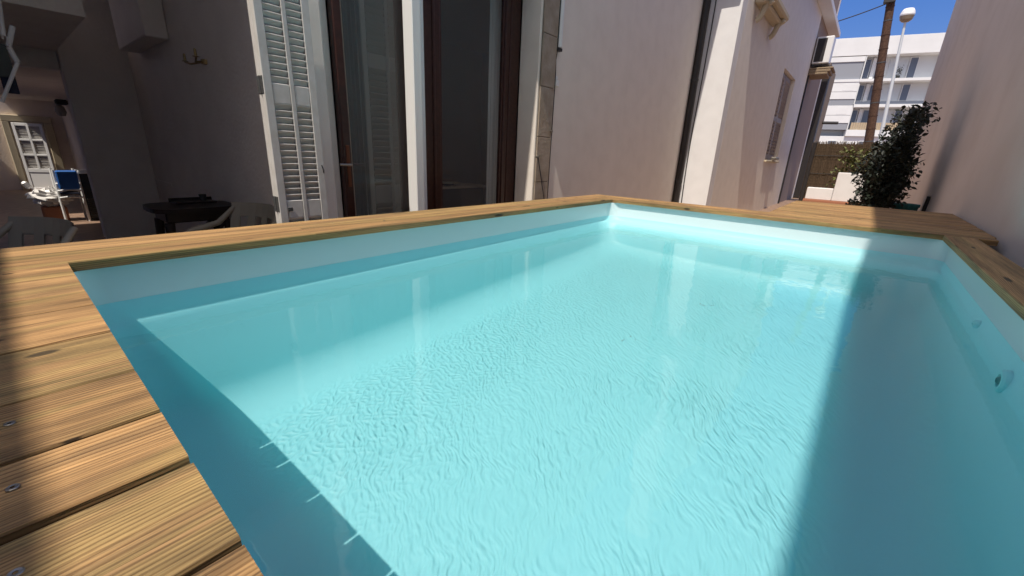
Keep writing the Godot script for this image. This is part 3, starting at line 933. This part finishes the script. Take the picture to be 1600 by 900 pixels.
	for i in 16:
		for k in 20:
			var p := []
			for e in [[i, k], [i + 1, k], [i + 1, k + 1], [i, k + 1]]:
				var th: float = PI * e[0] / 16.0
				var ph: float = TAU * (e[1] % 20) / 20.0
				var d := Vector3(sin(th) * cos(ph), -cos(th), sin(th) * sin(ph))
				var r := 0.15 * (1.0 + 0.55 * bn.get_noise_3dv(d * 2.3) + 0.35 * bn.get_noise_3dv(d * 6.0))
				p.append(Vector3(d.x * r * 1.2, 0.13 + d.y * r * 0.85, d.z * r * 1.3))
			quad(bg, p[0], p[1], p[2], p[3], p[0] - Vector3(0, 0.13, 0))
	var bag := thing("plastic_bag", "crumpled white plastic bag beside the blue stacked chairs", "bag", Vector3(-9.3, FLOOR + 0.22, -0.42))
	obj("bag_body", bg, M.bag, bag)
	obj("bag_knot", box_mesh(Vector3(-0.03, 0.29, -0.05), Vector3(0.03, 0.40, 0.02), 0.02, Transform3D(Basis(Vector3.RIGHT, 0.5), Vector3(0, 0.0, 0.05))), M.bag, bag)
	obj("bag_stand", box_mesh(Vector3(-0.13, -0.22, -0.13), Vector3(0.13, -0.002, 0.13), 0.02), M.terracotta, bag)
	# heater with a white top
	var ht := thing("heater_cabinet", "dark slatted cabinet with a white top beside the blue chairs", "cabinet", Vector3(-9.15, FLOOR, -0.83))
	obj("cabinet_body", box_mesh(Vector3(-0.16, 0.02, -0.07), Vector3(0.12, 0.70, 0.07), 0.01), M.dark_grille, ht)
	obj("cabinet_top", box_mesh(Vector3(-0.18, 0.702, -0.09), Vector3(0.15, 0.745, 0.09), 0.008), M.white_paint, ht)
	obj("cabinet_edge", box_mesh(Vector3(0.0, 0.02, 0.071), Vector3(0.13, 0.70, 0.095), 0.006), M.white_paint, ht)
	for k in 9:
		obj("slat", box_mesh(Vector3(0.121, 0.08 + 0.03 * k, -0.06), Vector3(0.135, 0.095 + 0.03 * k, 0.06), 0.003), M.galvanised, ht)
	# white frame at the edge of the porch, top left of the picture
	var aw := thing("clothes_airer", "white metal frame with hanging pegs under the porch ceiling, top left", "clothes airer", Vector3(-4.6, 1.5, -0.24))
	for q in [[Vector3(0, 0.0, 0.0), Vector3(0, -0.26, 0.125), 0.012], [Vector3(0, 0.0, 0.0), Vector3(0, 0.085, 0.02), 0.016], [Vector3(0, 0.09, 0.02), Vector3(0, 0.22, -0.025), 0.016], [Vector3(0.02, 0.15, 0.03), Vector3(0.02, 0.4, 0.0), 0.014], [Vector3(0.03, 0.13, 0.06), Vector3(0.03, 0.35, 0.02), 0.010]]:
		var b := mb()
		tube(b, [q[0], q[1]], q[2], 6)
		obj("bar", b, M.white_paint, aw)
	obj("cloth", box_mesh(Vector3(-0.01, -0.10, 0.03), Vector3(0.005, 0.10, 0.14), 0.003), M.curtain, aw)
	obj("cloth", box_mesh(Vector3(-0.03, -0.2, 0.03), Vector3(-0.02, 0.02, 0.10), 0.003), M.navy, aw)
	for k in 3:
		obj("peg", box_mesh(Vector3(0.01, 0.1 + 0.03 * k, 0.01 + 0.02 * k), Vector3(0.02, 0.15 + 0.03 * k, 0.02 + 0.02 * k), 0.002), M.bag, aw)
	# sideboard seen through the second door
	var sb := thing("sideboard", "pale wooden sideboard seen through the second french door", "sideboard", Vector3(-4.15, FLOOR, -3.8))
	obj("sideboard_top", box_mesh(Vector3(-0.25, 0.80, -0.42), Vector3(0.18, 0.83, 0.42), 0.004), M.sofa, sb)
	obj("sideboard_body", box_mesh(Vector3(-0.23, 0.0, -0.40), Vector3(0.15, 0.799, 0.40), 0.004), M.dark_wood, sb)
	var mg := thing("tray_on_sideboard", "flat pale tray lying on the sideboard indoors", "tray", Vector3(-4.1, FLOOR + 0.832, -3.62))
	obj("tray_plate", box_mesh(Vector3(-0.1, 0.03, -0.16), Vector3(0.12, 0.045, 0.14), 0.004), M.sofa, mg)
	obj("tray_foot", box_mesh(Vector3(-0.06, 0.0, -0.08), Vector3(0.06, 0.029, 0.08), 0.004), M.dark_wood, mg)

func plastic_chair(at: Vector3, turn: float, label: String, k: float) -> void:
	var c := thing("plastic_chair", label, "chair", at, "plastic armchairs in the porch")
	c.rotation.y = turn
	c.scale = Vector3.ONE * k
	var st := mb()
	# seat and curved back as one shell
	for i in 8:
		for j in 8:
			var f := func(a: float, b: float) -> Vector3:
				var u := a * 2.0 - 1.0
				if b < 0.5:
					return Vector3(u * 0.24, 0.42 + 0.015 * u * u - 0.02 * b, 0.24 - b * 0.88)
				return Vector3(u * (0.24 + 0.02 * b), 0.41 + (b - 0.5) * 0.86, -0.20 - (b - 0.5) * 0.22 + 0.07 * u * u)
			var p00: Vector3 = f.call(i / 8.0, j / 8.0)
			var p10: Vector3 = f.call((i + 1) / 8.0, j / 8.0)
			var p11: Vector3 = f.call((i + 1) / 8.0, (j + 1) / 8.0)
			var p01: Vector3 = f.call(i / 8.0, (j + 1) / 8.0)
			if j >= 4 and i % 2 == 1 and j < 7:
				continue
			quad(st, p00, p10, p11, p01, Vector3(0, 1, 1))
			var dn := Vector3(0, -0.008, -0.008)
			quad(st, p00 + dn, p10 + dn, p11 + dn, p01 + dn, Vector3(0, -1, -1))
	obj("seat_shell", st, M.plastic, c)
	for s in [-1, 1]:
		var ar := mb()
		tube(ar, [Vector3(s * 0.25, 0.80, -0.25), Vector3(s * 0.29, 0.68, -0.12), Vector3(s * 0.30, 0.64, 0.10), Vector3(s * 0.28, 0.56, 0.25), Vector3(s * 0.25, 0.42, 0.26)], [0.018, 0.024, 0.026, 0.022, 0.02], 8)
		obj("armrest", ar, M.plastic, c)
		for z in [0.25, -0.24]:
			var lg := mb()
			tube(lg, [Vector3(s * 0.24, 0.42, z), Vector3(s * 0.28, 0.0, z * 1.15)], [0.028, 0.02], 8)
			obj("leg", lg, M.plastic, c)

# ---------------------------------------------------------------- right side and background
func build_surroundings() -> void:
	var nb := thing("neighbouring_wall", "tall plain rendered wall along the shaded right side of the pool", "wall", Vector3.ZERO)
	obj("wall_face", box_mesh(Vector3(0.68, FLOOR, -16.5), Vector3(1.3, 6.1, 9.0), 0.02), M.neighbour, nb)
	obj("eave", box_mesh(Vector3(0.458, 5.70, -14.5), Vector3(0.6795, 5.84, 9.0), 0.01), M.white_plaster, nb)
	var bh := thing("courtyard_wall", "rendered courtyard wall behind the near end of the pool", "wall", Vector3.ZERO)
	structure(bh)
	obj("wall_face", box_mesh(Vector3(-15.1, FLOOR, 1.6), Vector3(0.679, 3.645, 2.0)), M.white_plaster, bh)
	# air conditioner on the wing
	var ac := thing("air_conditioner", "white air conditioner unit hanging on the far end of the house", "air conditioner", Vector3(-2.2, 4.02, -17.0))
	obj("casing", box_mesh(Vector3(0.02, 0.08, -0.55), Vector3(0.46, 0.82, 0.0), 0.02), M.white_paint, ac)
	obj("side_grille", box_mesh(Vector3(0.06, 0.13, 0.001), Vector3(0.30, 0.77, 0.012), 0.004), M.black_pipe, ac)
	for k in 2:
		obj("bracket", box_mesh(Vector3(0.0, 0.04, -0.12 - 0.35 * k), Vector3(0.5, 0.078, -0.08 - 0.35 * k)), M.galvanised, ac)
	var lg := mb()
	for q in [[0.0, 0.62, -0.02, 0.03], [0.0, 0.56, -0.10, -0.022], [0.0, 0.50, -0.17, -0.102]]:
		bx(lg, Vector3(q[0], q[2], -0.9), Vector3(q[1], q[3], 0.05), 0.015)
	tag(obj("cornice_ledge", lg, M.ochre), "moulded brown ledge under the air conditioner", "ledge")
	get_node("cornice_ledge").position = Vector3(-2.199, 3.95, -17.0)
	# reed fence with its post
	var f := thing("reed_fence", "brown reed screen closing the passage beyond the deck", "fence", Vector3(-1.62, FLOOR, -17.0))
	var rd := mb()
	for i in 190:
		var x := i * 0.0122 + rng.randf_range(-0.003, 0.003)
		var top := 2.02 + rng.randf_range(-0.05, 0.03)
		tube(rd, [Vector3(x, 0.0, rng.randf_range(-0.015, 0.015)), Vector3(x + rng.randf_range(-0.02, 0.02), top, rng.randf_range(-0.015, 0.015))], 0.0075, 4, false)
	var rds := obj("reeds", rd, M.reed, f)
	rds.set_meta("kind", "stuff")
	obj("backing", box_mesh(Vector3(0, 0, -0.05), Vector3(2.3, 1.96, -0.03)), M.reed, f)
	for yy in [0.45, 1.05, 1.6]:
		var wr := mb()
		tube(wr, [Vector3(0, yy, 0.03), Vector3(2.3, yy + 0.01, 0.03)], 0.008, 5)
		obj("wire", wr, M.cable, f)
	obj("post", box_mesh(Vector3(0.02, 0, 0.04), Vector3(0.12, 2.0, 0.14), 0.01), M.black_pipe, f)
	# low white walls in front of it
	tag(obj("garden_wall", box_mesh(Vector3(-1.12, 0.275, -13.3), Vector3(-0.585, 0.555, -13.0), 0.01), M.white_plaster), "low white wall in front of the reed screen", "wall")
	tag(obj("planter_block", box_mesh(Vector3(-0.578, 0.275, -13.35), Vector3(0.10, 0.945, -12.98), 0.01), M.white_plaster), "taller white block between the low wall and the dark bush", "planter")
	tag(obj("tile_step", box_mesh(Vector3(-1.15, FLOOR, -13.4), Vector3(0.20, 0.272, -12.92), 0.01), M.terracotta), "terracotta step below the white garden walls", "step")
	# pot and tool by the wall
	var pt := mb()
	lathe(pt, Vector3.ZERO, [[0.0, 0.0], [0.10, 0.0], [0.15, 0.30], [0.16, 0.30], [0.16, 0.34], [0.13, 0.34], [0.12, 0.25], [0.0, 0.25]], 18)
	var pot := thing("teal_pot", "teal plastic pot between the bush and the right wall", "pot", Vector3(0.50, 0.26, -8.3))
	obj("pot_body", pt, M.teal, pot)
	obj("pot_stand", box_mesh(Vector3(-0.14, -0.46, -0.14), Vector3(0.14, -0.002, 0.14), 0.01), M.terracotta, pot)
	var tool := mb()
	tube(tool, [Vector3(0.62, FLOOR, -7.6), Vector3(0.655, 0.75, -7.6)], [0.022, 0.02], 8)
	tag(obj("tool_handle", tool, M.black_pipe), "short dark tool handle leaning on the right wall by the teal pot", "tool")
	build_bush()
	build_apartments()
	# street lamp
	var l := thing("street_lamp", "tall white street lamp with a round head before the apartments", "street lamp", Vector3(0.20, FLOOR, -30.0))
	var ps := mb()
	var a := Vector3.ZERO
	var b := Vector3(-0.555, 8.20, 0)
	tube(ps, [a, a.lerp(b, 0.4), b], [0.10, 0.085, 0.05], 12)
	obj("pole", ps, M.lamp_grey, l)
	var hs := mb()
	lathe(hs, b + Vector3(0, 0.10, 0), [[0.0, -0.04], [0.10, -0.04], [0.27, 0.10], [0.29, 0.18], [0.26, 0.32], [0.20, 0.42], [0.0, 0.44]], 20)
	obj("lamp_head", hs, M.white_paint, l)
	var ls := mb()
	lathe(ls, b + Vector3(0, 0.10, 0), [[0.0, -0.16], [0.14, -0.13], [0.24, -0.04], [0.285, 0.12]], 20)
	obj("lens", ls, M.lens, l)
	# utility pole
	var u := thing("utility_pole", "brown wooden utility pole standing left of the street lamp", "pole", Vector3(-0.10, FLOOR, -26.0))
	var up := mb()
	var ua := Vector3.ZERO
	var ub := Vector3(-1.02, 9.4, 0)
	tube(up, [ua, ua.lerp(ub, 0.3), ua.lerp(ub, 0.6), ub], [0.185, 0.17, 0.155, 0.14], 12)
	obj("shaft", up, M.pole_wood, u)
	for k in 12:
		var t := 0.26 + k * 0.058
		var bn := mb()
		tube(bn, [ua.lerp(ub, t), ua.lerp(ub, t + 0.004)], 0.196 - 0.045 * t, 12)
		obj("band", bn, M.galvanised if k % 3 == 0 else M.pole_wood, u)
	obj("pole_bracket", box_mesh(Vector3(-1.12, 8.0, 0.12), Vector3(-0.72, 8.35, 0.3), 0.02), M.cable, u)
	var wi := mb()
	var wp := []
	for i in 13:
		var t := i / 12.0
		wp.append(Vector3(-1.05, 7.86, -26.0).lerp(Vector3(-4.6, 7.25, -26.5), t) + Vector3.DOWN * 0.45 * t * (1.0 - t))
	tube(wi, wp, 0.022, 6)
	tag(obj("overhead_cable", wi, M.cable), "black overhead cable running left from the utility pole", "cable")

func build_bush() -> void:
	var t := thing("bush", "dark leafy climbing bush growing up the right wall beyond the deck", "bush", Vector3(0.15, FLOOR, -7.6))
	var tk := mb()
	for k in 5:
		var x := -0.12 + k * 0.05
		tube(tk, [Vector3(0.0 + k * 0.02, 0.0, 0.0), Vector3(x, 0.7, rng.randf_range(-0.3, 0.3)), Vector3(x + 0.02 * k - 0.05, 1.3, rng.randf_range(-0.4, 0.4))], [0.03, 0.02, 0.008], 6)
	obj("stems", tk, M.bark, t)
	var lm := mb()
	# a leaf: two halves folded along the rib
	for s in [-1.0, 1.0]:
		var pts := [Vector3(0, 0, 0), Vector3(s * 0.018, 0.006, 0.02), Vector3(s * 0.02, 0.007, 0.042), Vector3(0, 0, 0.075)]
		tri(lm, pts[0], pts[1], pts[2], Vector3.UP)
		tri(lm, pts[0], pts[2], pts[3], Vector3.UP)
	var mm := MultiMesh.new()
	mm.transform_format = MultiMesh.TRANSFORM_3D
	mm.use_colors = true
	mm.mesh = lm.commit()
	var n := 9500
	mm.instance_count = n
	for i in n:
		var p := Vector3.ZERO
		var ok := false
		while not ok:
			# a leaning mass: wide at the foot, its top higher and nearer the wall
			var y := rng.randf_range(0.15, 2.0)
			var left := lerpf(-0.28, -0.16, clampf(y / 1.6, 0, 1)) + 0.09 * sin(y * 9.0) * 0.5
			if y > 1.55:
				left += (y - 1.55) * 0.6
			var right := 0.20 + 0.05 * sin(y * 7.0)
			if y > 1.2 and y < 1.9:
				right += 0.06
			var x := rng.randf_range(left - 0.09, right + 0.05)
			p = Vector3(x, y, rng.randf_range(-0.9, 0.7))
			var edge := minf(x - left, right - x)
			ok = edge > 0.03 or rng.randf() < 0.22
			if y > 1.6 and rng.randf() < 0.45:
				ok = false
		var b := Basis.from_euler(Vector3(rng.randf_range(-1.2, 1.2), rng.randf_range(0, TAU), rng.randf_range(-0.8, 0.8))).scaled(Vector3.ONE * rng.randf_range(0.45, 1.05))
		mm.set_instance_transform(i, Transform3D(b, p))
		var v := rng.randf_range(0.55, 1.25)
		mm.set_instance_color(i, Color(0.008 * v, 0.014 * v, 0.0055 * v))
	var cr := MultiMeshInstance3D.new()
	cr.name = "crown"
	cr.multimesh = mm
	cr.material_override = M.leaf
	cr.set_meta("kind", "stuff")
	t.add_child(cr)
	# sprigs in the light left of the bush
	var t2 := thing("garden_shrub", "small yellow-green shrub in front of the reed screen", "shrub", Vector3(-0.40, FLOOR, -14.2))
	var tk2 := mb()
	tube(tk2, [Vector3.ZERO, Vector3(0.05, 1.0, 0)], [0.02, 0.01], 6)
	obj("stem", tk2, M.bark, t2)
	var m2 := MultiMesh.new()
	m2.transform_format = MultiMesh.TRANSFORM_3D
	m2.use_colors = true
	m2.mesh = mm.mesh
	m2.instance_count = 420
	for i in 420:
		var d := Vector3(rng.randfn(0, 0.16), rng.randf_range(0.75, 1.75), rng.randfn(0, 0.14))
		m2.set_instance_transform(i, Transform3D(Basis.from_euler(Vector3(rng.randf_range(-1, 1), rng.randf_range(0, TAU), 0)).scaled(Vector3.ONE * 1.4), d))
		var v := rng.randf_range(0.7, 1.3)
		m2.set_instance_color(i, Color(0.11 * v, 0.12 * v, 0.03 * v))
	var c2 := MultiMeshInstance3D.new()
	c2.name = "crown"
	c2.multimesh = m2
	c2.material_override = M.leaf
	c2.set_meta("kind", "stuff")
	t2.add_child(c2)

func build_apartments() -> void:
	var a := thing("apartment_block", "white four-storey apartment block with recessed balconies behind the poles", "building", Vector3(-1.041, FLOOR, -60.0))
	a.transform = Transform3D(Basis(Vector3(0.96735, 0, -0.25345), Vector3.UP, Vector3(0.25345, 0, 0.96735)), Vector3(-1.041, FLOOR, -60.0))
	var o := -FLOOR
	var q := func(called: String, u0: float, u1: float, y0: float, y1: float, n0: float, n1: float, mat: Material, parent: Node) -> MeshInstance3D:
		return obj(called, box_mesh(Vector3(u0, y0 + o, n0), Vector3(u1, y1 + o, n1), 0.01), mat, parent)
	var W: Material = M.apt_white
	q.call("wall", -9.0, 8.0, -0.2, 13.5, -9.0, -1.3, M.apt_back, a)
	q.call("parapet", -9.0, 8.0, 12.13, 13.78, -8.9, 0.0, W, a)
	q.call("cornice_band", -9.0, -2.02, 11.58, 12.06, -1.25, -0.03, W, a)
	q.call("grey_panel", -9.0, -2.04, 9.93, 11.57, -1.25, -0.12, M.apt_grey, a)
	for s in [[9.66, 9.92, -2.05], [7.22, 7.50, -1.95], [4.35, 4.98, -2.0]]:
		q.call("slab", s[2], 8.0, s[0], s[1], -1.29, 0.06, W, a)
	for s in [[8.02, 9.64], [5.66, 7.40]]:
		var m: float = (s[0] + s[1]) / 2 - 0.1
		var p: MeshInstance3D = q.call("white_panel", -9.0, -2.0, m + 0.02, s[1], -1.25, 0.0, W, a)
		q.call("panel", -9.0, -2.0, s[0], m - 0.02, -1.25, 0.0, W, p)
		q.call("panel_joint", -9.0, -2.01, m - 0.02, m + 0.02, -1.25, -0.05, M.apt_grey, p)
		for u in [-3.3, -5.4]:
			q.call("blind", u, u + 0.9, m + 0.1, s[1] - 0.15, -0.02, 0.012, W, p)
	q.call("slab", -9.0, -2.06, 9.66, 9.92, -1.25, 0.05, W, a)
	q.call("grey_band", -9.0, -2.02, 7.42, 8.0, -1.25, -0.06, M.apt_grey, a)
	q.call("grey_band", -9.0, -2.02, 4.99, 5.64, -1.25, -0.06, M.apt_grey, a)
	q.call("ground_floor_wall", -9.0, 8.0, -0.2, 4.34, -1.2, -0.2, W, a)
	for r in [[1.1, 3.9, -3.4, -2.6], [2.6, 3.9, -0.6, 1.4], [2.6, 3.9, 1.7, 3.4]]:
		var lw: MeshInstance3D = q.call("window", r[2], r[3], r[0], r[1], -0.25, -0.17, M.apt_frame, a)
		q.call("pane", r[2] + 0.06, r[3] - 0.06, r[0] + 0.06, r[1] - 0.06, -0.17, -0.15, M.apt_glass, lw)
	var fl := [[9.93, 12.1], [7.51, 9.64], [5.0, 7.2]]
	for i in 3:
		var y0: float = fl[i][0]
		var y1: float = fl[i][1]
		q.call("bay_wall", -2.0, -1.9, y0, y1, -1.29, -0.05, M.apt_back, a)
		for r in [[-1.85, -1.15, true], [-0.75, 0.0, true], [1.95, 2.65, true], [4.1, 4.9, true]]:
			var w: MeshInstance3D = q.call("window", r[0], r[1], y0 + 0.02, y1 - 0.08, -1.29, -1.18, M.apt_frame, a)
			q.call("pane", r[0] + 0.07, r[1] - 0.07, y0 + 0.1, y1 - 0.16, -1.18, -1.16, M.apt_glass, w)
		q.call("screen", -1.1, -0.8, y0 + 0.02, y1 - 0.06, -1.29, -1.0, W, a)
		q.call("blind_wall", 0.35, 1.85, y0 + 0.02, y1 - 0.1, -1.29, -1.22, M.lamp_grey, a)
	for u in 30:
		q.call("rail_board", -1.72 + u * 0.205, -1.72 + u * 0.205 + 0.19, 5.0, 5.72, -0.10, -0.06, M.apt_wood, a)
	for y in [7.51]:
		q.call("rail_bar", -1.9, 6.0, y + 0.30, y + 0.34, -0.1, -0.06, M.apt_grey, a)
		q.call("rail_glass", -1.9, 6.0, y, y + 0.28, -0.09, -0.07, M.apt_glass, a)
	var pl := thing("balcony_plant", "dark potted plant on the top balcony of the apartment block", "plant", Vector3.ZERO)
	pl.transform = a.transform * Transform3D(Basis(), Vector3(1.15, 9.93 + o, -0.5))
	var ps := mb()
	lathe(ps, Vector3.ZERO, [[0.0, 0.0], [0.14, 0.0], [0.18, 0.3], [0.0, 0.3]], 10)
	obj("pot", ps, M.dark_grille, pl)
	var lf := mb()
	for i in 90:
		var p := Vector3(rng.randfn(0, 0.13), 0.75 + rng.randfn(0, 0.24), rng.randfn(0, 0.13))
		var b := Basis.from_euler(Vector3(rng.randf() * 3, rng.randf() * 6, 0))
		tri(lf, p, p + b * Vector3(0.12, 0, 0.02), p + b * Vector3(0.0, 0.02, 0.14), Vector3.UP)
	obj("foliage", lf, M.dark_grille, pl)

# ---------------------------------------------------------------- scene
func _ready() -> void:
	rng.seed = 20240611
	var cam := Camera3D.new()
	cam.name = "camera"
	cam.keep_aspect = Camera3D.KEEP_HEIGHT
	cam.fov = rad_to_deg(2.0 * atan(450.0 / 645.0))
	cam.near = 0.02
	cam.far = 400.0
	cam.transform = Transform3D(Basis(Vector3.UP, 0.683185) * Basis(Vector3.RIGHT, -0.314240) * Basis(Vector3.BACK, 0.043410), Vector3(0, 1.05, 0))
	add_child(cam)
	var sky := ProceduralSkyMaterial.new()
	sky.sky_top_color = Color(0.16, 0.315, 0.56)
	sky.sky_horizon_color = Color(0.55, 0.65, 0.75)
	sky.sky_curve = 0.075
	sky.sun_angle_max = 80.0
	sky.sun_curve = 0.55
	sky.ground_bottom_color = Color(0.36, 0.33, 0.30)
	sky.ground_horizon_color = Color(0.50, 0.55, 0.60)
	sky.sky_energy_multiplier = 1.0
	var env := Environment.new()
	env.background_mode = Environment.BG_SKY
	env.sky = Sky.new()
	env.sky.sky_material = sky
	env.tonemap_mode = Environment.TONE_MAPPER_LINEAR
	env.tonemap_exposure = 2.12
	env.volumetric_fog_enabled = true
	env.volumetric_fog_density = 0.0
	env.sdfgi_enabled = true
	env.ssao_enabled = true
	env.ssil_enabled = true
	var we := WorldEnvironment.new()
	we.name = "world"
	we.environment = env
	add_child(we)
	var sun := DirectionalLight3D.new()
	sun.name = "sun"
	sun.light_energy = 0.72
	sun.light_color = Color(1.0, 0.965, 0.91)
	sun.light_angular_distance = 0.5
	sun.shadow_enabled = true
	sun.look_at_from_position(Vector3.ZERO, Vector3(-0.07, -1.0, -0.53), Vector3.FORWARD)
	add_child(sun)
	make_materials()
	var g := obj("ground", box_mesh(Vector3(-160, FLOOR - 0.5, -200), Vector3(160, FLOOR, 60)), M.ground)
	structure(g)
	build_house()
	build_surroundings()
	build_pool()
	build_deck()
	build_end_door()
	build_porch_things()
